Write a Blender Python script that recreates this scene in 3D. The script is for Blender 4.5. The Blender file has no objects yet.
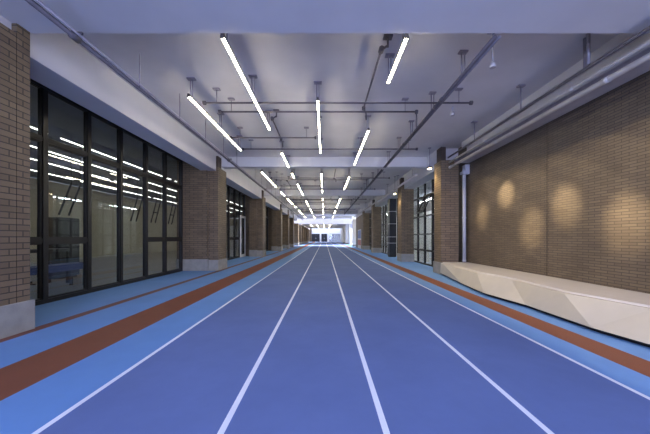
import bpy, math, random
from math import pi, sin, cos
random.seed(7)
S = bpy.context.scene
COL = S.collection
EYE = 1.434

# ------------------------------------------------------------------ materials
def new_mat(name):
    m = bpy.data.materials.new(name); m.use_nodes = True
    nt = m.node_tree
    return m, nt, nt.nodes['Principled BSDF']

def plain(name, col, rough=0.6, metal=0.0, noise=0.0, nscale=6.0, bump=0.0, spec=0.5, bscale=None):
    m, nt, b = new_mat(name)
    b.inputs['Base Color'].default_value = (*col, 1)
    b.inputs['Roughness'].default_value = rough
    b.inputs['Metallic'].default_value = metal
    b.inputs['Specular IOR Level'].default_value = spec
    if noise or bump:
        tc = nt.nodes.new('ShaderNodeTexCoord')
        n = nt.nodes.new('ShaderNodeTexNoise'); n.inputs['Scale'].default_value = nscale
        n.inputs['Detail'].default_value = 5
        nt.links.new(tc.outputs['Object'], n.inputs['Vector'])
        if noise:
            r = nt.nodes.new('ShaderNodeValToRGB')
            r.color_ramp.elements[0].position = .3; r.color_ramp.elements[1].position = .7
            r.color_ramp.elements[0].color = (*[c*(1-noise) for c in col], 1)
            r.color_ramp.elements[1].color = (*[min(1, c*(1+noise)) for c in col], 1)
            nt.links.new(n.outputs['Fac'], r.inputs['Fac']); nt.links.new(r.outputs['Color'], b.inputs['Base Color'])
        if bump:
            n2 = nt.nodes.new('ShaderNodeTexNoise'); n2.inputs['Scale'].default_value = bscale or nscale*8
            n2.inputs['Detail'].default_value = 4
            nt.links.new(tc.outputs['Object'], n2.inputs['Vector'])
            bp = nt.nodes.new('ShaderNodeBump'); bp.inputs['Strength'].default_value = bump
            bp.inputs['Distance'].default_value = .01
            nt.links.new(n2.outputs['Fac'], bp.inputs['Height']); nt.links.new(bp.outputs['Normal'], b.inputs['Normal'])
    return m

def brick_mat(name, c1, c2, mortar, bw=.30, rh=.085, ms=.008):
    m, nt, b = new_mat(name)
    tc = nt.nodes.new('ShaderNodeTexCoord')
    t = nt.nodes.new('ShaderNodeTexBrick')
    t.inputs['Color1'].default_value = (*c1, 1); t.inputs['Color2'].default_value = (*c2, 1)
    t.inputs['Mortar'].default_value = (*mortar, 1)
    t.inputs['Scale'].default_value = 1.0; t.inputs['Mortar Size'].default_value = ms
    t.inputs['Mortar Smooth'].default_value = .15; t.inputs['Bias'].default_value = -.1
    t.inputs['Brick Width'].default_value = bw; t.inputs['Row Height'].default_value = rh
    nt.links.new(tc.outputs['UV'], t.inputs['Vector'])
    n = nt.nodes.new('ShaderNodeTexNoise'); n.inputs['Scale'].default_value = 1.3; n.inputs['Detail'].default_value = 6
    nt.links.new(tc.outputs['UV'], n.inputs['Vector'])
    mx = nt.nodes.new('ShaderNodeMixRGB'); mx.blend_type = 'OVERLAY'; mx.inputs['Fac'].default_value = .35
    nt.links.new(t.outputs['Color'], mx.inputs['Color1']); nt.links.new(n.outputs['Fac'], mx.inputs['Color2'])
    nt.links.new(mx.outputs['Color'], b.inputs['Base Color'])
    bp = nt.nodes.new('ShaderNodeBump'); bp.inputs['Strength'].default_value = .6; bp.inputs['Distance'].default_value = .012
    bp.invert = True
    nt.links.new(t.outputs['Fac'], bp.inputs['Height']); nt.links.new(bp.outputs['Normal'], b.inputs['Normal'])
    b.inputs['Roughness'].default_value = .62
    return m

def rubber(name, col, rough=.5, var=.10):
    m, nt, b = new_mat(name)
    tc = nt.nodes.new('ShaderNodeTexCoord')
    n = nt.nodes.new('ShaderNodeTexNoise'); n.inputs['Scale'].default_value = .9; n.inputs['Detail'].default_value = 8
    n.inputs['Roughness'].default_value = .65
    nt.links.new(tc.outputs['Object'], n.inputs['Vector'])
    r = nt.nodes.new('ShaderNodeValToRGB')
    r.color_ramp.elements[0].position = .3; r.color_ramp.elements[1].position = .72
    r.color_ramp.elements[0].color = (*[c*(1-var) for c in col], 1)
    r.color_ramp.elements[1].color = (*[min(1, c*(1+var)) for c in col], 1)
    nt.links.new(n.outputs['Fac'], r.inputs['Fac']); nt.links.new(r.outputs['Color'], b.inputs['Base Color'])
    g = nt.nodes.new('ShaderNodeTexNoise'); g.inputs['Scale'].default_value = 160; g.inputs['Detail'].default_value = 2
    nt.links.new(tc.outputs['Object'], g.inputs['Vector'])
    bp = nt.nodes.new('ShaderNodeBump'); bp.inputs['Strength'].default_value = .25; bp.inputs['Distance'].default_value = .004
    nt.links.new(g.outputs['Fac'], bp.inputs['Height']); nt.links.new(bp.outputs['Normal'], b.inputs['Normal'])
    b.inputs['Roughness'].default_value = rough
    b.inputs['Specular IOR Level'].default_value = .12
    return m

def emit(name, col, strength):
    m, nt, b = new_mat(name)
    b.inputs['Base Color'].default_value = (.9, .9, .9, 1)
    b.inputs['Emission Color'].default_value = (*col, 1)
    b.inputs['Emission Strength'].default_value = strength
    return m

def glass_mat(name, tint, ior=1.5, boost=1.0):
    m = bpy.data.materials.new(name); m.use_nodes = True
    nt = m.node_tree; nt.nodes.clear()
    out = nt.nodes.new('ShaderNodeOutputMaterial'); mix = nt.nodes.new('ShaderNodeMixShader')
    tr = nt.nodes.new('ShaderNodeBsdfTransparent'); tr.inputs['Color'].default_value = (*tint, 1)
    gl = nt.nodes.new('ShaderNodeBsdfGlossy'); gl.inputs['Roughness'].default_value = .01
    gl.inputs['Color'].default_value = (boost, boost, boost, 1)
    # Schlick reflectance from the facing angle, the same from both sides of the pane
    ge = nt.nodes.new('ShaderNodeNewGeometry')
    dt = nt.nodes.new('ShaderNodeVectorMath'); dt.operation = 'DOT_PRODUCT'
    nt.links.new(ge.outputs['Incoming'], dt.inputs[0]); nt.links.new(ge.outputs['Normal'], dt.inputs[1])
    def mth(op, a, b=None):
        n = nt.nodes.new('ShaderNodeMath'); n.operation = op
        for i, x in enumerate((a, b)):
            if x is None: continue
            if isinstance(x, (int, float)): n.inputs[i].default_value = x
            else: nt.links.new(x, n.inputs[i])
        return n.outputs[0]
    f0 = ((ior-1)/(ior+1))**2
    fac = mth('ADD', f0, mth('MULTIPLY', 1-f0, mth('POWER', mth('SUBTRACT', 1.0, mth('ABSOLUTE', dt.outputs['Value'])), 5.0)))
    nt.links.new(fac, mix.inputs[0]); nt.links.new(tr.outputs[0], mix.inputs[1])
    nt.links.new(gl.outputs[0], mix.inputs[2]); nt.links.new(mix.outputs[0], out.inputs['Surface'])
    return m

M = {}
M['brick'] = brick_mat('brown_brick', (.195, .138, .082), (.138, .098, .058), (.045, .036, .026), bw=.36, rh=.090, ms=.008)
M['brick_wall'] = brick_mat('brown_wall_brick', (.140, .108, .076), (.105, .080, .058), (.040, .033, .028), bw=.25, rh=.056, ms=.0055)
M['stone'] = plain('grey_stone', (.30, .285, .26), .7, noise=.12, nscale=5, bump=.2)
M['ceil'] = plain('ceiling_paint', (.62, .60, .61), .85, noise=.05, nscale=1.2)
M['beam'] = plain('beam_paint', (.66, .65, .66), .85, noise=.04, nscale=1.5)
M['fascia'] = plain('fascia_paint', (.60, .59, .62), .8, noise=.03, nscale=1.5)
M['white'] = plain('white_paint', (.78, .77, .74), .7, noise=.03, nscale=2)
M['courtgrey'] = plain('grey_render', (.22, .23, .25), .8, noise=.1, nscale=.5)
M['cream'] = plain('cream_paint', (.62, .57, .44), .8, noise=.08, nscale=1.2)
M['track'] = rubber('dark_blue_rubber', (.135, .188, .385), .8, .10)
M['light_blue'] = rubber('light_blue_rubber', (.150, .300, .60), .5, .07)
M['orange'] = rubber('brick_red_rubber', (.225, .086, .050), .5, .10)
M['dull_red'] = rubber('dull_red_rubber', (.190, .078, .058), .5, .12)
M['line'] = rubber('white_line_paint', (.82, .85, .92), .5, .08)
M['room_floor'] = plain('beige_tiles', (.38, .35, .29), .35, noise=.08, nscale=2)
M['frame'] = plain('black_aluminium', (.020, .018, .017), .4, metal=.3, noise=.1)
M['glass'] = glass_mat('window_glass', (.82, .85, .86), 1.75, .95)
M['pipe'] = plain('grey_steel_pipe', (.30, .28, .32), .5, metal=.5, noise=.15, nscale=9)
M['darkpipe'] = plain('dark_steel_pipe', (.11, .10, .115), .5, metal=.4, noise=.15, nscale=9)
M['midpipe'] = plain('mid_grey_pipe', (.17, .16, .185), .5, metal=.5, noise=.15, nscale=9)
M['silver'] = plain('galvanised_steel', (.58, .57, .58), .35, metal=.3, noise=.1, nscale=4)
M['tray'] = plain('painted_cable_tray', (.42, .40, .42), .45, metal=.2, noise=.08, nscale=4)
M['housing'] = plain('light_housing', (.10, .085, .075), .5, metal=.3, noise=.05)
M['tube'] = emit('lit_diffuser', (1.0, .90, .68), 26.0)
M['room_tube'] = emit('lit_room_tube', (1.0, .96, .88), 8.0)
M['fill_tube'] = emit('lit_fill_tube', (.85, .92, 1.0), 120.0)  # glow of the fill tubes added in the right room
M['down'] = emit('lit_downlight', (1.0, .80, .50), 25.0)
M['rust'] = plain('brown_steel', (.055, .036, .027), .6, metal=.2, noise=.2, nscale=7)
M['bench'] = plain('cream_bench_panel', (.46, .425, .36), .5, noise=.04, nscale=3, bump=.05)
M['bench_top'] = plain('pale_bench_top', (.52, .49, .47), .45, noise=.03, nscale=3)
M['black'] = plain('black_plinth', (.008, .008, .009), .7, noise=.1)
M['wpipe'] = plain('white_plastic', (.46, .48, .56), .45, noise=.04, nscale=3)
M['bluemat'] = plain('blue_vinyl', (.03, .055, .20), .5, noise=.1)
M['cab'] = plain('charcoal_laminate', (.020, .021, .026), .5, noise=.1)
M['panel'] = plain('black_panel', (.012, .013, .018), .45, noise=.2, nscale=3)
M['asphalt'] = plain('pale_paving', (.55, .54, .52), .8, noise=.08, nscale=3)
M['posterb'] = plain('poster_blue', (.12, .20, .48), .5, noise=.3, nscale=5)
M['posterr'] = plain('poster_red', (.42, .10, .06), .5, noise=.3, nscale=5)
M['posterw'] = plain('poster_white', (.6, .6, .62), .5, noise=.1, nscale=5)
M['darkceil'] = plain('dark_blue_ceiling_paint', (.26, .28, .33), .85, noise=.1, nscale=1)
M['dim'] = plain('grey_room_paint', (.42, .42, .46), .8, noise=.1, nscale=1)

# ------------------------------------------------------------------ mesh builder
class MB:
    def __init__(s): s.v = []; s.f = []; s.uv = []; s.mi = []; s.sm = []
    def face(s, pts, mi=0, smooth=False, uv=None):
        i0 = len(s.v); s.v += [tuple(p) for p in pts]
        s.f.append(tuple(range(i0, i0+len(pts)))); s.mi.append(mi); s.sm.append(smooth)
        if uv is None:
            a, b, c = pts[0], pts[1], pts[2]
            u = [b[k]-a[k] for k in range(3)]; w = [c[k]-a[k] for k in range(3)]
            n = (abs(u[1]*w[2]-u[2]*w[1]), abs(u[2]*w[0]-u[0]*w[2]), abs(u[0]*w[1]-u[1]*w[0]))
            if n[0] >= n[1] and n[0] >= n[2]: uv = [(p[1], p[2]) for p in pts]
            elif n[1] >= n[2]: uv = [(p[0], p[2]) for p in pts]
            else: uv = [(p[0], p[1]) for p in pts]
        s.uv += uv
        return s
    def box(s, x0, x1, y0, y1, z0, z1, mi=0):
        a = [(x0,y0,z0),(x1,y0,z0),(x1,y1,z0),(x0,y1,z0),(x0,y0,z1),(x1,y0,z1),(x1,y1,z1),(x0,y1,z1)]
        for q in ((0,3,2,1),(4,5,6,7),(0,1,5,4),(1,2,6,5),(2,3,7,6),(3,0,4,7)):
            s.face([a[k] for k in q], mi)
        return s
    def tube(s, p, q, r, n=10, mi=0, r2=None):
        r2 = r if r2 is None else r2
        d = [q[k]-p[k] for k in range(3)]; L = math.sqrt(sum(c*c for c in d)); d = [c/L for c in d]
        up = (0, 0, 1) if abs(d[2]) < .9 else (1, 0, 0)
        a = (up[1]*d[2]-up[2]*d[1], up[2]*d[0]-up[0]*d[2], up[0]*d[1]-up[1]*d[0])
        l = math.sqrt(sum(c*c for c in a)); a = [c/l for c in a]
        b = (d[1]*a[2]-d[2]*a[1], d[2]*a[0]-d[0]*a[2], d[0]*a[1]-d[1]*a[0])
        A = []; B = []
        for k in range(n):
            t = 2*pi*k/n
            A.append(tuple(p[j]+r*(cos(t)*a[j]+sin(t)*b[j]) for j in range(3)))
            B.append(tuple(q[j]+r2*(cos(t)*a[j]+sin(t)*b[j]) for j in range(3)))
        for k in range(n):
            m = (k+1) % n
            s.face([A[k], A[m], B[m], B[k]], mi, True)
        s.face(A[::-1], mi); s.face(B, mi)
        return s
    def build(s, name, mats, parent=None, loc=(0,0,0), bevel=0.0):
        if not isinstance(mats, (list, tuple)): mats = [mats]
        me = bpy.data.meshes.new(name)
        # weld identical corners so that shapes are closed
        idx = {}; vv = []; remap = []
        for p in s.v:
            k = (round(p[0], 5), round(p[1], 5), round(p[2], 5))
            if k not in idx: idx[k] = len(vv); vv.append(p)
            remap.append(idx[k])
        me.from_pydata(vv, [], [tuple(remap[i] for i in f) for f in s.f])
        ul = me.uv_layers.new(name='UVMap')
        for i, uv in enumerate(s.uv): ul.data[i].uv = uv
        for i, p in enumerate(me.polygons):
            p.material_index = s.mi[i]; p.use_smooth = s.sm[i]
        for m in mats: me.materials.append(m)
        o = bpy.data.objects.new(name, me); COL.objects.link(o)
        o.location = loc
        if parent: o.parent = parent
        if bevel:
            b = o.modifiers.new('bevel', 'BEVEL'); b.width = bevel; b.segments = 2; b.limit_method = 'ANGLE'
        return o

def tag(o, label, cat, group=None):
    o['label'] = label; o['category'] = cat
    if group: o['group'] = group
    return o
def thing(name, label, cat, loc=(0,0,0), group=None):
    o = bpy.data.objects.new(name, None); COL.objects.link(o); o.location = loc
    o.empty_display_size = .2
    return tag(o, label, cat, group)
def struct(o): o['kind'] = 'structure'; return o
def copy_tree(o, parent=None):
    c = o.copy(); COL.objects.link(c)
    if parent: c.parent = parent
    for ch in list(o.children): copy_tree(ch, c)
    return c
ORD = ['first','second','third','fourth','fifth','sixth','seventh','eighth','ninth','tenth','eleventh','twelfth','thirteenth','fourteenth','fifteenth']

# ------------------------------------------------------------------ setting
YF, YE = -3.0, 85.0
CE = 5.08          # slab
BE = 4.63          # beam soffit
Y1, Y2 = 46.6, 54.0  # open court between the two halls
LX = -4.58
WLX = -6.1
RX = 5.5           # brick wall
RWX = 5.3          # right windows

fl = MB()
bands = [(-20, WLX, 'room_floor'), (WLX, -4.61, 'light_blue'), (-4.61, -4.41, 'dull_red'), (-4.41, -3.54, 'light_blue'),
         (-3.54, -2.84, 'orange'), (-2.84, -2.14, 'light_blue'), (-2.14, -2.09, 'line'), (-2.09, -.785, 'track'),
         (-.785, -.735, 'line'), (-.735, .430, 'track'), (.430, .480, 'line'), (.480, 1.63, 'track'), (1.63, 1.68, 'line'),
         (1.68, 2.865, 'track'), (2.865, 2.915, 'line'), (2.915, 3.33, 'light_blue'), (3.33, 3.76, 'orange'), (3.76, 5.6, 'light_blue'),
         (5.6, 16, 'room_floor')]
fm = ['room_floor', 'light_blue', 'orange', 'dull_red', 'line', 'track']
for x0, x1, k in bands:
    fl.face([(x0, YF-3, 0), (x1, YF-3, 0), (x1, YE+1, 0), (x0, YE+1, 0)], fm.index(k))
struct(fl.build('floor', [M[k] for k in fm]))

struct(MB().box(-6.4, 6.0, YF, Y1, CE, CE+.3).build('ceiling', M['ceil']))
struct(MB().box(-6.4, 5.2, Y2, 79, 4.25, 4.55).build('ceiling', M['ceil']))
tn = 0
def trim(mb, mat, bevel=0.0):
    global tn
    tn += 1
    return struct(mb.build('trim_%d' % tn, mat, bevel=bevel))
trim(MB().box(-5.4, 5.5, 2.4, 4.23, BE, CE), M['beam'])
for k in range(1, 6):
    y = 4.2+8.4*k
    trim(MB().box(-4.66, 4.66 if k > 0 else 5.5, y-.36, y+.01, BE, CE), M['beam'])
trim(MB().box(-6.4, 5.4, Y2-.3, Y2, 4.1, 5.5), M['ceil'])
trim(MB().box(-6.4, 6.0, Y1-.3, Y1, CE+.3, 9.0), M['ceil'])  # unseen parapet added to keep bright sky off the court lintel
struct(MB().box(5.0, 5.25, 54.5, YE-.05, 0, 4.2).build('wall_right_end', M['white']))
for y in (60, 66, 72, 78):
    trim(MB().box(-4.66, 5.2, y-.3, y, 4.0, 4.25), M['beam'])
# downstand fascias over the windows
trim(MB().box(-5.28, -4.66, YF, Y1, 4.29, CE), M['fascia'])
trim(MB().box(-6.4, -4.66, Y2, YE, 3.9, 4.25), M['fascia'])
trim(MB().box(4.66, 5.28, 12.6, 40.0, 4.26, CE), M['fascia'])
trim(MB().box(4.66, 5.5, 11.1, 12.6, 4.26, CE), M['fascia'])
trim(MB().box(-6.4, -5.28, YF, Y1, 4.75, CE), M['ceil'])
trim(MB().box(5.28, 5.6, 12.6, 40.0, 4.75, CE), M['ceil'])

# right brick wall, two runs either side of the control joint
struct(MB().box(RX, RX+.25, 6.685, 11.1, 0, CE).box(RX, RX+.25, YF, 6.665, 0, CE).build('wall_right', M['brick_wall']))
trim(MB().box(RX+.012, RX+.03, 6.66, 6.69, 0, CE), M['black'])
struct(MB().box(4.66, 5.9, 33.0, 40.0, 0, 4.26).build('wall_right_far', M['brick']))
trim(MB().box(5.28, RX, 4.23, 10.4, 4.90, CE), M['ceil'])
trim(MB().box(5.48, RX, 4.23, 10.4, 4.36, 4.90), M['ceil'])
# left short wall run in front of the window, out of frame behind the first column
struct(MB().box(-6.3, -4.9, YF, 3.2, 0, 4.3).build('wall_left_near', M['brick_wall']))
# left room
struct(MB().box(-16.2, -16, YF, Y1, 0, 4.7).build('wall_room_back', M['cream']))
struct(MB().box(-16, -6.35, YF-.2, YF, 0, 4.7).box(-16, -6.35, Y1, Y1+.2, 0, 4.7).build('wall_room_side', M['cream']))
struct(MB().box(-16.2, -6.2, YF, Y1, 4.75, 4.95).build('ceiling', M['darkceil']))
# right room behind the windows
struct(MB().box(13, 13.2, 11, 40, 0, 4.7).box(5.9, 13, 10.9, 11.1, 0, 4.7).box(5.9, 13, 39.9, 40.1, 0, 4.7).build('wall_right_room', M['white']))
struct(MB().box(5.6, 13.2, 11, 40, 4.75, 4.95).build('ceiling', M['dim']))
# court and far end
struct(MB().box(12, 12.3, 40.1, YE+3, 0, 7).build('wall_court', M['white']))
struct(MB().box(16, 5.6, 40, YE+3, .005, .01).build('floor', M['asphalt']))
e = MB()
e.box(-7, -4.0, YE, YE+.3, 0, 4.25); e.box(-4.0, 12, YE, YE+.3, 2.55, 4.25)
e.box(-1.5, -1.0, YE, YE+.3, 0, 2.55); e.box(.85, 1.5, YE, YE+.3, 0, 2.55); e.box(5.6, 12, YE, YE+.3, 0, 2.55)
struct(e.build('wall_end', M['white']))
struct(MB().box(-7, -4.0, YE-.35, YE-.01, 0, 4.2).build('wall_end_brick', M['brick']))
def end_door(n, x0, x1):
    r = struct(bpy.data.objects.new('door_%d' % n, None)); COL.objects.link(r); r.location = (x0, YE+.15, 0)
    w = x1-x0
    MB().box(0, .08, -.05, .05, 0, 2.55).box(w-.08, w, -.05, .05, 0, 2.55).box(.08, w-.08, -.05, .05, 2.45, 2.55).build('door_frame', M['frame'], r)
    for j in (0, 1):
        a = .08+j*(w-.16)/2; b = a+(w-.16)/2
        lf = MB().box(a+.01, b-.01, -.03, .03, .02, 2.44).build('door_leaf', M['panel'], r)
        xh = b-.1 if j == 0 else a+.1
        MB().tube((xh, -.06, .9), (xh, -.06, 1.3), .02).box(xh-.01, xh+.01, -.06, -.03, .92, .94).box(xh-.01, xh+.01, -.06, -.03, 1.26, 1.28).build('door_handle', M['silver'], lf)
end_door(1, -4.0, -1.5); end_door(2, -1.0, .85)
wn = 0
def window_root(loc):
    global wn
    wn += 1
    r = bpy.data.objects.new('window_%d' % wn, None); COL.objects.link(r); r.location = loc
    return struct(r)
r = window_root((1.5, YE+.15, 0))
f = MB()
for i in range(6): f.box(i*.82-.05 if i else 0, i*.82+.05, -.05, .05, 0, 2.55)
for z in (0, .8, 1.6, 2.45): f.box(0, 4.1, -.04, .04, z, z+.1)
f.build('window_frame', M['pipe'], r)
MB().box(.05, 4.05, -.005, .005, .05, 2.5).build('pane', M['glass'], r)
struct(MB().box(-9, 14, YE+9, YE+9.2, 0, 7).build('wall_beyond', M['courtgrey']))

# ------------------------------------------------------------------ curtain-wall windows along the left (posts every ~1.1 m)
def curtain(x, posts, top, split, up=3.55, low=1.36, depth=.12, outward=-1, sash=None, white=()):
    """x: plane; posts: list of Y; split: indexes of bays that carry the low transom"""
    r = window_root((x, posts[0], 0))
    y0, y1 = 0, posts[-1]-posts[0]
    P = [p-posts[0] for p in posts]
    MB().box(-depth/2, depth/2, y0, y1, .0, .09).box(-depth/2, depth/2, y0, y1, top-.09, top)\
        .box(-depth/2, depth/2, y0, y0+.07, .09, top-.09).box(-depth/2, depth/2, y1-.07, y1, .09, top-.09).build('window_frame', M['frame'], r)
    for p in P[1:-1]:
        MB().box(-depth/2, depth/2, p-.05, p+.05, .09, top-.09).build('mullion', M['frame'], r)
    for i in range(len(P)-1):
        a = P[i]+(.07 if i == 0 else .05); b = P[i+1]-(.07 if i == len(P)-2 else .05)
        MB().box(-depth/2+.01, depth/2-.01, a, b, up-.045, up+.045).build('transom', M['frame'], r)
        zz = [.09, up-.045]
        if i in split:
            MB().box(-depth/2+.01, depth/2-.01, a, b, low-.05, low+.05).build('transom', M['frame'], r)
            spans = [(.09, low-.05), (low+.05, up-.045), (up+.045, top-.09)]
        else:
            spans = [(.09, up-.045), (up+.045, top-.09)]
        for j, (z0, z1) in enumerate(spans):
            if sash and (i, j) in sash: continue
            # inner sash rim around each light
            t = .035 if j != len(spans)-1 else .02
            MB().box(-.035, .035, a, b, z0, z0+t).box(-.035, .035, a, b, z1-t, z1).box(-.035, .035, a, a+t, z0+t, z1-t).box(-.035, .035, b-t, b, z0+t, z1-t).build('sash', M['frame'], r)
            MB().box(-.004, .004, a+t, b-t, z0+t, z1-t).build('pane', M['glass'], r)
    return r

TOP = 4.735
curtain(WLX, [4.75-.9, 4.75, 5.85, 6.95, 8.05, 9.2, 10.3, 11.5], TOP, (1, 2, 5, 6, 0))
for b, n in ((12.65, 7), (21.05, 7), (29.45, 4), (35.25, 4)):
    curtain(WLX, [b+(7.9 if n == 7 else 3.5)*i/n for i in range(n+1)], TOP, (0, 1, 4, 5))
for y in (12.6, 21.0, 29.4, 35.2, 40.75):   # return piers of brick between the windows
    xa = -6.3 if y != 21.0 and y != 29.4 else -5.55
    struct(MB().box(xa, -5.0, y-1.08, y+.03, .5, 4.72).build('wall_left_pier', M['brick']))
    struct(MB().box(xa-.02, -4.97, y-1.11, y+.03, 0, .5).build('baseboard_left', M['stone'], bevel=.01))
    if xa > -6: struct(MB().box(-6.3, xa, y-.3, y, 0, 4.72).build('wall_left_return', M['brick']))
struct(MB().box(-6.3, -5.35, 40.8, YE-.4, 0, 3.9).build('wall_left_far', M['brick']))
# ------------------------------------------------------------------ brick columns
def column(x, y, side, label, group, top=4.47, L=1.0, w=.72, stub=True, tall_end=False, base=True):
    """x: track face; y: near end; side -1 left, +1 right"""
    r = thing('brick_column', label, 'column', (x, y, 0), group)
    xa, xb = (0, side*w)
    x0, x1 = min(xa, xb), max(xa, xb)
    zb = .46
    MB().box(x0, x1, 0, L-.19, zb, top).build('brick_shaft', M['brick'], r)
    MB().box(x0+.004*(side < 0), x1-.004*(side > 0), L-.18, L, zb, BE-.01 if tall_end else top).build('brick_edge', M['brick'], r)
    g = .012
    MB().box(x0+g, x1-g, L-.19, L-.18, zb, top-.02).build('joint', M['black'], r)
    MB().box(x0-.03, x1+.03, -.04, L+.05, 0, zb).build('stone_base', M['stone'], r, bevel=.008)
    if stub:
        s0, s1 = (-.19, -.0) if side < 0 else (0, .19)
        MB().box(s0, s1, -.0, .40, top, 4.93).build('steel_stub', M['rust'], r)
    return r
GL = 'brick columns along the left windows'
for k, y in enumerate([3.2, 11.6, 20.0, 28.4, 34.2, 39.7, 47.2, 53.6, 59.2, 66.0, 73.0, 80.0]):
    lab = ('brown brick column with grey stone base at the left photo edge' if k == 0 else
           'brown brick column on the left, %s from the camera, %s' % (ORD[k], 'beside the big dark window' if k == 1 else 'standing on the light blue edge strip'))
    column(LX, y, -1, lab, GL, stub=(0 < k < 6), tall_end=(k == 0), top=4.47 if y < 46 else 3.88)
GR = 'brick columns along the right side'
column(4.5, 10.43, 1, 'brown brick column on the right at the far end of the cream bench', GR, L=.65, w=.68, top=4.42)
column(4.5, 15.8, 1, 'right brick column just beyond the first right-hand window, near the small downlight', GR, L=.8, w=.72)
column(4.5, 25.0, 1, 'right brick column behind the black metal partition, third along the right', GR, L=.9, w=.72)
column(4.5, 31.3, 1, 'right brick column beside the far poster board, fourth along the right', GR, L=.9, w=.72, stub=False)
def white_column(y, label):
    r = thing('white_column', label, 'column', (4.38, y, 0), 'white columns by the sunlit court')
    MB().box(0, .6, 0, .8, .3, 4.24).build('shaft', M['white'], r)
    MB().box(-.03, .63, -.03, .83, 0, .3).build('column_base', M['stone'], r)
white_column(41.6, 'bright white column on the right where daylight enters, nearest of the white ones')
white_column(56.0, 'white column on the right past the daylight opening, second of the white ones')
white_column(64.0, 'white column on the far right, third of the white ones')

# ------------------------------------------------------------------ right windows
def gridwin(y0, y1, cols, zs, opened=None):
    r = window_root((RWX, y0, 0))
    w = y1-y0; d = .05
    MB().box(-d, d, 0, w, 0, .08).box(-d, d, 0, w, zs[-1]-.08, zs[-1]).box(-d, d, 0, .08, .08, zs[-1]-.08).box(-d, d, w-.08, w, .08, zs[-1]-.08).build('window_frame', M['frame'], r)
    ys = [w*i/cols for i in range(cols+1)]
    for y in ys[1:-1]: MB().box(-d, d, y-.04, y+.04, .08, zs[-1]-.08).build('mullion', M['frame'], r)
    for i in range(cols):
        a = ys[i]+(.08 if i == 0 else .04); b = ys[i+1]-(.08 if i == cols-1 else .04)
        for j in range(len(zs)-1):
            z0 = zs[j]+(.08 if j == 0 else .035); z1 = zs[j+1]-(.08 if j == len(zs)-2 else .035)
            if j: MB().box(-d+.01, d-.01, a, b, zs[j]-.035, zs[j]+.035).build('transom', M['frame'], r)
            if opened and (i, j) == opened:
                h = z1-z0
                o = MB().box(-.03, .03, a, b, -h, -h+.06).box(-.03, .03, a, b, -.06, 0).box(-.03, .03, a, a+.06, -h+.06, -.06).box(-.03, .03, b-.06, b, -h+.06, -.06).build('open_sash', M['frame'], r, loc=(-.03, 0, z1))
                o.rotation_euler = (0, math.radians(25), 0)
                MB().box(-.004, .004, a+.06, b-.06, -h+.06, -.06).build('pane', M['glass'], o)
            else:
                MB().box(-.004, .004, a, b, z0, z1).build('pane', M['glass'], r)
gridwin(11.15, 16.3, 5, [0, .75, 1.6, 2.56, 3.6, 4.7], opened=(2, 3))
gridwin(16.7, 19.6, 3, [0, .75, 1.6, 2.56, 3.6, 4.7])
gridwin(20.3, 25.4, 5, [0, .75, 1.6, 2.56, 3.6, 4.7])
gridwin(26.0, 31.5, 5, [0, .75, 1.6, 2.56, 3.6, 4.7])

r = thing('metal_partition', 'tall black metal panel standing between the right-hand windows', 'partition', (4.72, 19.6, 0))
MB().box(0, .5, 0, .6, .1, 4.24).build('panel_body', M['panel'], r)
for z in (1.0, 1.45, 2.4, 3.3):
    MB().box(-.006, .506, -.008, .606, z, z+.03).build('seam_strip', M['silver'], r)
MB().box(.02, .48, .02, .58, 0, .1).build('plinth', M['black'], r)

r = thing('poster_board', 'blue, white and red display board on the far right brick wall', 'poster', (4.655, 34.2, .0))
MB().box(-.04, .0, 0, 3.2, 0, 2.45).build('board', M['posterw'], r)
MB().box(-.048, -.04, .1, 3.1, 1.3, 2.35).build('upper_panel', M['posterb'], r)
MB().box(-.048, -.04, .1, 3.1, .4, 1.1).build('lower_panel', M['posterr'], r)

# ------------------------------------------------------------------ bench
r = thing('bench', 'long cream faceted bench along the right brick wall', 'bench', (0, 0, 0))
b = MB()
zt, zb = .45, .07
T = [(4.40, 10.05), (4.18, 7.40), (4.34, 6.28), (4.22, 4.77), (4.50, 3.70), (4.30, 2.0), (4.4, .5)]
B = [(4.38, 9.95), (4.06, 8.0), (3.90, 6.61), (4.06, 5.45), (4.03, 4.07), (4.28, 2.6), (4.1, .5)]
t = lambda i: (T[i][0], T[i][1], zt)
q = lambda i: (B[i][0], B[i][1], zb)
tt = lambda i: (T[i][0]+.12, T[i][1]-.0, zt+.035)
for tri in ((t(0), q(0), q(1)), (t(0), q(1), t(1)), (t(1), q(1), q(2)), (t(1), q(2), t(2)), (t(2), q(2), q(3)), (t(2), q(3), t(3)),
            (t(3), q(3), q(4)), (t(3), q(4), t(4)), (t(4), q(4), q(5)), (t(4), q(5), t(5)), (t(5), q(5), q(6)), (t(5), q(6), t(6))):
    b.face(tri)
YB = 10.38
# end towards the column
b.face([(5.48, YB, zb), (5.48, YB, zt), (4.47, YB, zt), (4.45, YB, zb)])
b.face([t(0), (4.47, YB, zt), (4.45, YB, zb), q(0)])
b.face([q(6), t(6), (5.48, .5, zt), (5.48, .5, zb)])
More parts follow.
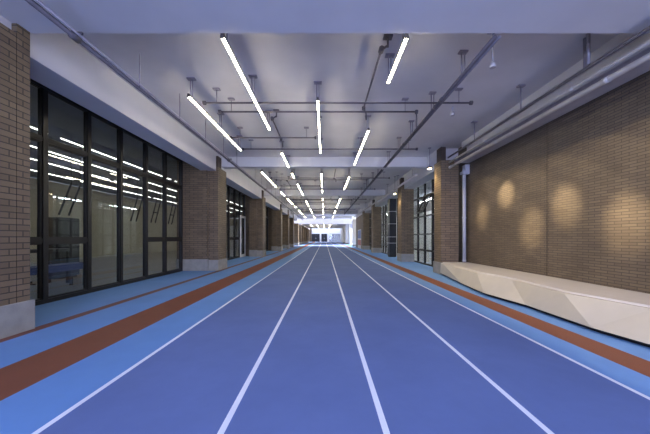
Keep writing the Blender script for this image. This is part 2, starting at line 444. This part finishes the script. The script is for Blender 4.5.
# underside
b.face([q(6), q(5), q(4), q(3), q(2), q(1), q(0), (4.45, YB, zb), (5.48, YB, zb), (5.48, .5, zb)])
b.face([(5.48, .5, zb), (5.48, .5, zt), (5.48, YB, zt), (5.48, YB, zb)])
b.face([(4.47, YB, zt), t(0), t(1), t(2), t(3), t(4), t(5), t(6), (5.48, .5, zt), (5.48, YB, zt)])
b.build('bench_body', M['bench'], r)
s = MB()
P = [(4.53, YB), (4.46, 10.05), (4.26, 7.4), (4.40, 6.28), (4.29, 4.77), (4.55, 3.7), (4.36, 2.0), (4.46, .5)]
for i in range(7):
    (x0, y0), (x1, y1) = P[i], P[i+1]
    s.face([(x0, y0, zt+.001), (x1, y1, zt+.001), (x1+.02, y1, zt+.03), (x0+.02, y0, zt+.03)])
    s.face([(x0+.02, y0, zt+.03), (x1+.02, y1, zt+.03), (5.48, y1, zt+.03), (5.48, y0, zt+.03)])
s.face([(4.53, YB, zt+.001), (4.55, YB, zt+.03), (5.48, YB, zt+.03), (5.48, YB, zt+.001)])
s.build('bench_seat', M['bench_top'], r)
p = MB()
PB = [(x+.10, y) for x, y in B]; PB = [(4.52, YB-.05)]+PB
for i in range(len(PB)-1):
    (x0, y0), (x1, y1) = PB[i], PB[i+1]
    p.face([(x0, y0, 0), (x1, y1, 0), (x1, y1, zb), (x0, y0, zb)])
    p.face([(x0, y0, 0), (x0, y0, zb), (5.45, y0, zb), (5.45, y0, 0)])
p.build('plinth', M['black'], r)

# ------------------------------------------------------------------ tube lights
ZD = EYE+3.15
def tube_light(x, y0, y1, label, group):
    L = y1-y0
    r = thing('tube_light', label, 'light', (x, y0, ZD), group)
    MB().box(-.024, .024, 0, L, .030, .075).build('housing', M['housing'], r)
    MB().box(-.020, .020, .02, L-.02, 0, .030).build('diffuser', M['tube'], r)
    for a in (0, L-.02): MB().box(-.030, .030, a, a+.02, -.002, .032).build('end_cap', M['housing'], r)
    far = y0 > 46
    top = (4.25 if far else CE)-ZD
    n = 2 if L < 2.6 else 3
    if not far:
        for i in range(n):
            yy = .15+(L-.3)*i/(n-1)
            under = any(abs(y0+yy-(4.2+8.4*k-.18)) < .3 for k in range(0, 6))
            if under or (y0+yy) < 4.3: yy += .55 if y0+yy < 6 else -.5
            h = MB().tube((-.025, yy, .075), (-.025, yy, top-.012), .012, 6).tube((.025, yy, .075), (.025, yy, top-.012), .012, 6)
            hg = h.build('hanger', M['pipe'], r)
            MB().box(-.09, .09, yy-.05, yy+.05, top-.03, top).build('ceiling_plate', M['pipe'], hg)
    return r
rows = [
 ('outer left row', -2.93, [(5.80, 9.44), (12.5, 16.4), (18.0, 19.8), (21.2, 25.0), (26.2, 29.0), (30.3, 33.9), (34.8, 37.2), (38.6, 42.2), (55, 60), (62, 67)]),
 ('inner left row', -1.55, [(4.08, 7.62), (9.67, 11.78), (12.75, 13.85), (15.3, 19.6), (22.55, 26.3), (28.4, 34.5), (38.2, 43.5), (55, 60), (62, 67), (70, 76)]),
 ('centre row', -.15, [(5.94, 9.70), (12.75, 16.4), (17.3, 18.4), (20.9, 22.2), (24.3, 28.5), (29.6, 33.4), (34.6, 37.2), (38.4, 42.2), (55, 60), (62, 67), (70, 76)]),
 ('right row', 1.25, [(4.08, 5.32), (7.62, 11.28), (13.5, 17.2), (21.1, 25.0), (25.6, 29.0), (30.6, 34.4), (38.6, 42.4), (55, 60), (62, 67), (70, 76)]),
]
for nm, x, L in rows:
    for i, (a, c) in enumerate(L):
        if a < 50:
            a *= 3.15/3.02; c *= 3.15/3.02
            for k in range(7):   # the beams interrupt the rows
                b0, b1 = 4.2+8.4*k-.36-.03, 4.2+8.4*k+.01+.02
                if a < b1 and c > b0:
                    if b0-a > c-b1: c = b0
                    else: a = b1
        t_ = tube_light(x*(1.043 if a < 50 else 1), a, c, 'lit linear tube light in the %s, %s from the camera' % (nm, ORD[i]), 'hanging tube lights over the track')
        if a > 50: t_.location.z = 4.25-.115-.26 + .14

# ------------------------------------------------------------------ pipes
def rods_on(r, spots, top, rad=.011, plate=True, double=False, mat='pipe'):
    """spots: (x, y, z) in the thing's frame; rods run up to top"""
    for (x, y, z) in spots:
        h = MB()
        if double: h.tube((x-.03, y, z), (x-.03, y, top-.02), rad, 6).tube((x+.03, y, z), (x+.03, y, top-.02), rad, 6)
        else: h.tube((x, y, z), (x, y, top-.02), rad, 6)
        hh = h.build('hanger', M[mat], r)
        if plate: MB().box(x-.08, x+.08, y-.05, y+.05, top-.03, top).build('ceiling_plate', M[mat], hh)
def not_beam(y): return not any(4.2+8.4*k-.5 < y < 4.2+8.4*k+.15 for k in range(0, 7)) and y > 4.4

# long pipe beside the left fascia
r = thing('service_pipe', 'long dark service pipe running beside the left upper wall', 'pipe', (-3.65, 0, EYE+2.93))
MB().tube((0, YF+.2, 0), (0, 46, 0), .035, 12).build('pipe', M['darkpipe'], r)
MB().tube((.075, YF+.2, .02), (.075, 46, .02), .018, 8).build('conduit', M['pipe'], r)
for y in (3.95, 10.3, 16.6, 22.9, 29.2):
    MB().tube((0, y-.06, 0), (0, y+.06, 0), .055, 12).box(-.02, .11, y-.015, y+.015, .035, .07).build('coupling', M['darkpipe'], r)
rods_on(r, [(0, y, .03) for y in [5.33+1.48*i for i in range(26)] if not_beam(y)], CE-(EYE+2.93), plate=False)
# double pipe over the right lanes
for k, (a, c) in enumerate([(4.25, 12.2), (12.65, 20.6), (21.05, 29.0), (29.45, 37.4)]):
    r = thing('double_pipe', 'pair of grey sprinkler pipes over the right lanes, %s ceiling bay from camera' % ORD[k], 'pipe', (2.72, 0, EYE+3.16), 'paired sprinkler pipes')
    MB().tube((-.035, a, 0), (-.035, c, 0), .032, 10).build('pipe', M['darkpipe'], r)
    MB().tube((.035, a, 0), (.035, c, 0), .026, 10).build('pipe', M['midpipe'], r)
    for y in (a+1.95, a+2.3, a+4.9):
        MB().tube((-.035, y-.05, 0), (-.035, y+.05, 0), .045, 10).build('coupling', M['darkpipe'], r)
    rods_on(r, [(0, y, .03) for y in (a+1.05, a+2.55, a+4.2, a+5.6, a+7.2)], CE-(EYE+3.16), rad=.014, double=True)
# cross pipes
def cross(y, x0, x1, z, label, rad=.022, cap=True, drops=()):
    r = thing('cross_pipe', label, 'pipe', (0, y, z), 'thin pipes crossing under the ceiling')
    MB().tube((x0, 0, 0), (x1, 0, 0), rad, 8).build('pipe', M['darkpipe'], r)
    if cap:
        for x in (x0, x1):
            MB().tube((x-.03, 0, 0), (x+.03, 0, 0), rad*2.3, 10).build('end_fitting', M['darkpipe'], r)
    n = max(2, int((x1-x0)/2.2))
    rods_on(r, [(x0+.3+(x1-x0-.6)*i/(n-1), 0, 0) for i in range(n)], CE-z, rad=.009)
    for (x, L) in drops:
        MB().tube((x, 0, 0), (x, 0, -L), rad*.9, 8).tube((x, 0, .03), (x, 0, -.05), rad*1.8, 8).build('drop_pipe', M['darkpipe'], r)
ZP = EYE+3.3
for k in range(4):
    o = 8.4*k
    bay = ORD[k]+' ceiling bay'
    cross(6.63+o, -2.95, 3.60, ZP, 'thin dark cross pipe in the %s, nearest camera of its four' % bay)
    cross(7.10+o, -2.75, 2.42, ZP, 'thin dark cross pipe in the %s, second of its four' % bay, drops=((2.42, .48),))
    cross(8.95+o, -3.1, -.30, ZP, 'short dark cross pipe in the %s, ending at the centre lights' % bay)
    cross(10.1+o, -3.05, 3.45, ZP, 'thin dark cross pipe in the %s, farthest of its four' % bay)
    # conduits that feed the lights
    for (x, a, c, nm) in ((1.03, 4.9, 7.1, 'right'), (-1.5, 7.75, 9.35, 'left')):
        if k: x = {1.03: .55, -1.5: -2.25}[x]
        r = thing('light_conduit', 'short dark conduit running along the track to the %s lights, %s' % (nm, bay), 'conduit', (x, 0+o, ZP+.10), 'conduits feeding the lights')
        MB().tube((0, a, 0), (0, c, 0), .022, 8).build('pipe', M['darkpipe'], r)
        MB().tube((0, c, .03), (0, c, -.05), .045, 8).tube((0, c, 0), (.12 if nm == 'right' else 0, c+.35, 0), .02, 8).tube((.12 if nm == 'right' else 0, c+.35, .02), (.12 if nm == 'right' else 0, c+.35, -.16), .02, 8).build('elbow', M['darkpipe'], r)
        MB().tube((0, a, 0), (.12, a+.0, .08), .022, 8).tube((.12, a, .05), (.12, a, CE-ZP-.12), .018, 8).tube((0, a-.05, 0), (0, a+.05, 0), .05, 10).build('riser', M['darkpipe'], r)
        MB().box(.04, .2, a-.06, a+.06, CE-ZP-.13, CE-ZP-.10).build('ceiling_plate', M['darkpipe'], r)

# pipe bundle above the brick wall on the right
def run_pipe(name, label, x, z, rad, mat, y0=YF+.2, y1=10.3, coup=()):
    r = thing(name, label, 'pipe', (x, 0, z), 'pipes above the right brick wall')
    MB().tube((0, y0, 0), (0, y1, 0), rad, 16).build('pipe', M[mat], r)
    for y in coup: MB().tube((0, y-.05, 0), (0, y+.05, 0), rad*1.12, 16).build('coupling', M[mat], r)
    return r
r = run_pipe('dark_pipe', 'thin dark pipe, uppermost of the pipes above the right brick wall', 4.72, EYE+3.04, .030, 'midpipe')
rods_on(r, [(0, y, .03) for y in (6.49, 8.5)], CE-(EYE+3.04), rad=.014)
rods_on(r, [(-.03, 4.80, .03), (.03, 4.92, .03)], CE-(EYE+3.04), rad=.03, plate=False)
r = run_pipe('silver_pipe', 'slim silver pipe close under the dark pipe on the right', 4.75, EYE+2.85, .036, 'silver', coup=(5.2, 8.0))
rods_on(r, [(.10, y, .0) for y in (1.2, 2.0)], CE-(EYE+2.85), rad=.008, plate=False)
r = run_pipe('silver_pipe', 'silver pipe with couplings, lowest of those above the right brick wall', 4.80, EYE+2.675, .048, 'silver', y1=10.36, coup=(4.6, 7.6, 10.3))
for y in (1.2, 2.0): MB().box(-.03, .699, y, y+.04, -.08, -.05).build('wall_bracket', M['pipe'], r)
r = thing('cable_duct', 'flat grey cable duct between the silver pipes on the right', 'duct', (4.95, 0, EYE+2.76), 'pipes above the right brick wall')
MB().box(-.05, .05, YF+.2, 10.2, 0, .10).build('duct_body', M['pipe'], r)
MB().box(-.055, .055, YF+.2, 10.2, .10, .112).build('lid', M['tray'], r)
rods_on(r, [(0, y, .112) for y in (1.2, 2.0)], CE-(EYE+2.76), rad=.008, plate=False)
r = thing('cable_tray', 'long pale cable tray along the top of the right brick wall', 'cable tray', (5.2, 0, EYE+2.80))
MB().box(-.08, .26, YF+.2, 10.2, 0, .02).box(-.08, -.065, YF+.2, 10.2, .02, .09).box(.245, .26, YF+.2, 10.2, .02, .09).build('tray', M['tray'], r)
rods_on(r, [(.09, y, .02) for y in (1.2, 2.0)], CE-(EYE+2.80), rad=.008, plate=False)
for k, (a, c) in enumerate([(12.7, 25.0), (25.1, 39.5)]):
    r = thing('fascia_pipe', 'grey pipe running past the right-hand columns, %s stretch' % ('nearer' if k == 0 else 'farther'), 'pipe', (4.32, 0, EYE+2.95), 'pipes along the right columns')
    MB().tube((0, a, 0), (0, c, 0), .06, 12).build('pipe', M['tray'], r)
    rods_on(r, [(0, a+.6+2.6*i, .04) for i in range(5) if not_beam(a+.6+2.6*i)], CE-(EYE+2.95), plate=True)

# white downpipe
r = thing('downpipe', 'white vertical downpipe between the right column and brick wall', 'pipe', (5.345, 10.33, .485))
MB().tube((0, 0, 0), (0, 0, 3.55), .062, 16).build('pipe', M['wpipe'], r)
MB().box(-.12, .14, -.13, .09, 3.35, 3.45).box(-.02, .14, -.13, .09, 3.45, 3.70).build('top_box', M['wpipe'], r)
for z in (.06, 1.7): MB().tube((0, 0, z-.03), (0, 0, z+.03), .075, 16).build('collar', M['wpipe'], r)

# downlights by the right columns
for k, (x, y, z) in enumerate([(4.28, 11.0, 4.22), (4.22, 16.2, 4.02)]):
    r = thing('downlight', 'small glowing round downlight beside the %s right brick column' % ('nearest' if k == 0 else 'second'), 'light', (x, y, z), 'downlights by the right columns')
    MB().tube((0, 0, .015), (0, 0, .07), .11, 18).build('housing', M['housing'], r)
    MB().tube((0, 0, 0), (0, 0, .015), .072, 18).build('lamp_face', M['down'], r)
    MB().tube((.0, 0, .06), (0, 0, CE-z-.02), .012, 6).build('stem', M['pipe'], r)
    MB().box(-.05, .05, -.05, .05, CE-z-.03, CE-z).build('ceiling_plate', M['pipe'], r)
# pendant sensors under the pipes on the right
for (x, y, z, lb) in ((2.96, 4.75, EYE+3.16, 'small pale glass pendant hanging beside the paired pipes, nearest camera'),
                      (3.20, 6.75, EYE+3.22, 'small pale glass pendant under the nearest cross pipe')):
    r = thing('pendant_sensor', lb, 'sensor', (x, y, z), 'small pendants by the pipes')
    MB().tube((0, 0, -.08), (0, 0, CE-z-.02 if x < 3 else .05), .012, 6).build('stem', M['tray'], r)
    MB().tube((0, 0, -.16), (0, 0, -.08), .055, 14, r2=.03).tube((0, 0, -.18), (0, 0, -.16), .045, 14, r2=.055).build('glass_cup', M['tray'], r)
    if x < 3: MB().box(-.06, .06, -.06, .06, CE-z-.03, CE-z).build('ceiling_plate', M['pipe'], r)

# ------------------------------------------------------------------ inside the left room
for j, x in enumerate((-8.2, -9.9, -11.5, -13.4)):
    for i in range(5):
        y = 2.0+6.4*i
        r = thing('room_tube_light', 'long lit tube seen through the left windows, %s row inside, %s from camera' % (ORD[j], ORD[i]), 'light', (x, y, 4.5), 'tube lights inside the left room')
        MB().box(-.013, .013, 0, 6.0, 0, .025).build('diffuser', M['room_tube'], r)
        MB().box(-.03, .03, 0, 6.0, .025, .08).build('housing', M['housing'], r)
        rods_on(r, [(0, .4, .07), (0, 5.0, .07)], .25, plate=False)
r = thing('cabinet', 'tall charcoal cabinet behind the nearest left window', 'cabinet', (-9.3, 9.2, 0))
MB().box(-.5, .3, 0, .7, .08, 2.12).build('body', M['cab'], r)
MB().box(.3, .325, .01, .345, .1, 2.1).build('door', M['cab'], r); MB().box(.3, .325, .355, .69, .1, 2.1).build('door', M['cab'], r)
MB().box(-.45, .25, .03, .67, 0, .08).build('plinth', M['black'], r)
r = thing('padded_bench', 'low blue padded bench just inside the nearest left window', 'bench', (-7.4, 5.4, 0))
MB().box(-.25, .25, 0, 2.9, .50, .68).build('pad', M['bluemat'], r, bevel=.02)
for y in (.15, 2.7):
    for x in (-.2, .2): MB().box(x-.03, x+.03, y-.03, y+.03, 0, .50).build('leg', M['frame'], r)
r = thing('weight_table', 'dark table behind the blue padded bench', 'table', (-8.4, 6.6, 0))
MB().box(-.35, .35, 0, 2.0, 1.0, 1.08).build('table_top', M['cab'], r)
for y in (.05, 1.9):
    for x in (-.3, .3): MB().box(x-.04, x+.04, y, y+.06, 0, 1.0).build('leg', M['frame'], r)
r = thing('rack', 'white slatted rack beside the charcoal cabinet', 'rack', (-8.9, 7.6, 0))
for i in range(4): MB().box(-.03, .03, i*.16, i*.16+.06, .1, 1.0).build('slat', M['white'], r)
MB().box(-.03, .03, -.03, .6, .03, .10).box(-.03, .03, -.03, .6, 1.0, 1.06).box(-.2, .2, .0, .04, 0, .03).box(-.2, .2, .5, .54, 0, .03).build('rail', M['frame'], r)
for i, y in enumerate((9.5, 12.9, 14.35, 15.9)):
    r = thing('gym_strut', 'slanting black pair of bars hanging inside the left room, %s from camera' % ORD[i], 'gym bars', (-9.0, y, 0), 'slanting gym bars inside the left room')
    MB().tube((0, -.35, 2.2), (0, .1, 3.35), .028, 8).build('bar', M['cab'], r)
    MB().tube((0, 0, 2.2), (0, .45, 3.35), .028, 8).build('bar', M['cab'], r)
    MB().tube((0, -.15, 2.75), (0, .25, 2.75), .03, 8).build('crossbar', M['cab'], r)
    MB().tube((0, .1, 3.3), (0, .1, 4.74), .012, 6).tube((0, .45, 3.3), (0, .45, 4.74), .012, 6).build('hanger', M['cab'], r)
# white framed double door leaf in the second left window
r = thing('glazed_door', 'white framed glazed door at the far end of the second left window', 'door', (-6.0, 19.25, 0))
MB().box(-.03, .03, 0, 1.2, 0, .2).box(-.03, .03, 0, 1.2, 2.85, 3.0).box(-.03, .03, 0, .16, .2, 2.85).box(-.03, .03, 1.04, 1.2, .2, 2.85).build('door_frame', M['white'], r)
MB().box(-.005, .005, .16, 1.04, .2, 2.85).build('pane', M['glass'], r)
MB().tube((.07, .08, 1.0), (.07, .08, 1.35), .015).box(.03, .07, .07, .09, 1.02, 1.04).box(.03, .07, .07, .09, 1.31, 1.33).build('handle', M['silver'], r)
r = thing('display_board', 'bright white upright board inside the second left window', 'board', (-6.62, 19.0, 0))
MB().box(-.05, .40, 0, .05, .08, 2.25).build('board', M['white'], r)
MB().box(-.03, .02, -.25, .30, 0, .08).box(.33, .38, -.25, .30, 0, .08).build('foot', M['frame'], r)
for i in range(4):  # fill tubes added to brighten the right room behind its windows
    r = thing('room_tube_light', 'added fill tube inside the right-hand room, %s from camera' % ORD[i], 'light', (8.5, 13+6.5*i, 4.5), 'added fill tubes inside the right room')
    MB().box(-.04, .04, 0, 4.5, 0, .04).build('diffuser', M['fill_tube'], r)
    MB().box(-.06, .06, 0, 4.5, .04, .10).build('housing', M['housing'], r)
    rods_on(r, [(0, .4, .1), (0, 4.1, .1)], .25, plate=False)

# ------------------------------------------------------------------ light
def lamp_down(name, loc, energy):
    l = bpy.data.lights.new(name, 'SPOT'); l.energy = energy; l.spot_size = math.radians(110); l.spot_blend = .8
    l.color = (1, .78, .42); l.shadow_soft_size = .06
    o = bpy.data.objects.new(name, l); COL.objects.link(o); o.location = loc
lamp_down('downlight_glow', (4.28, 11.0, 4.20), 90)
lamp_down('downlight_glow', (4.22, 16.2, 4.00), 90)
w = bpy.data.worlds.new('sky'); S.world = w; w.use_nodes = True
bg = w.node_tree.nodes['Background']
bg.inputs['Strength'].default_value = 1.0
wt = w.node_tree
tc = wt.nodes.new('ShaderNodeTexCoord'); sp = wt.nodes.new('ShaderNodeSeparateXYZ')
mr = wt.nodes.new('ShaderNodeMapRange'); mr.inputs['From Min'].default_value = -.95; mr.inputs['From Max'].default_value = -.5
cr = wt.nodes.new('ShaderNodeMix'); cr.data_type = 'RGBA'
cr.inputs['A'].default_value = (3.9, 4.5, 7.6, 1); cr.inputs['B'].default_value = (.95, 1.0, 1.1, 1)
wt.links.new(tc.outputs['Generated'], sp.inputs[0]); wt.links.new(sp.outputs['Y'], mr.inputs['Value'])
wt.links.new(mr.outputs[0], cr.inputs['Factor']); wt.links.new(cr.outputs['Result'], bg.inputs['Color'])
def spot(name, loc, target, energy, size, blend=.6, col=(1, .80, .50), rad=.03):
    l = bpy.data.lights.new(name, 'SPOT'); l.energy = energy; l.spot_size = math.radians(size); l.spot_blend = blend
    l.color = col; l.shadow_soft_size = rad
    o = bpy.data.objects.new(name, l); COL.objects.link(o); o.location = loc
    from mathutils import Vector
    d = Vector(target)-Vector(loc); o.rotation_euler = d.to_track_quat('-Z', 'Y').to_euler()
def wall_pt(px, py, X=RX):
    Y = 270*X/(px-324.5); return (X, Y, EYE-(py-237.3)*Y/270)
for (px, py, e) in ((482, 215, 60), (506, 194, 90), (531, 226, 75), (566, 205, 85), (626, 222, 95)):
    t = wall_pt(px, py)
    spot('wall_spot', (2.9, t[1]-.1, 3.95), t, e*10.0, 18, 1.0, rad=.10)
for y in (2.2, 3.4, 4.6, 5.8, 7.0, 8.2, 9.4):
    spot('wall_wash', (2.9, y, 3.95), (RX, y, .85), 80, 82, .12)
sun = bpy.data.lights.new('sun', 'SUN'); sun.energy = 14.0; sun.angle = math.radians(4); sun.color = (1, .97, .92)
so = bpy.data.objects.new('sun', sun); COL.objects.link(so)
from mathutils import Vector
so.rotation_euler = Vector((-.62, -.33, -.71)).to_track_quat('-Z', 'Y').to_euler()

# ------------------------------------------------------------------ camera
cam = bpy.data.cameras.new('camera'); co = bpy.data.objects.new('camera', cam); COL.objects.link(co)
co.location = (0, 0, EYE); co.rotation_euler = (pi/2, 0, 0)
cam.sensor_width = 36; cam.lens = 270/650*36
cam.shift_y = (237.3-217)/650; cam.shift_x = .5/650
cam.clip_end = 400; cam.clip_start = .05
S.camera = co

S.view_settings.view_transform = 'Standard'; S.view_settings.look = 'None'
S.view_settings.gamma = 1; S.view_settings.use_curve_mapping = False
S.view_settings.exposure = 0.35
S.cycles.use_denoising = True
S.cycles.max_bounces = 8; S.cycles.transparent_max_bounces = 16
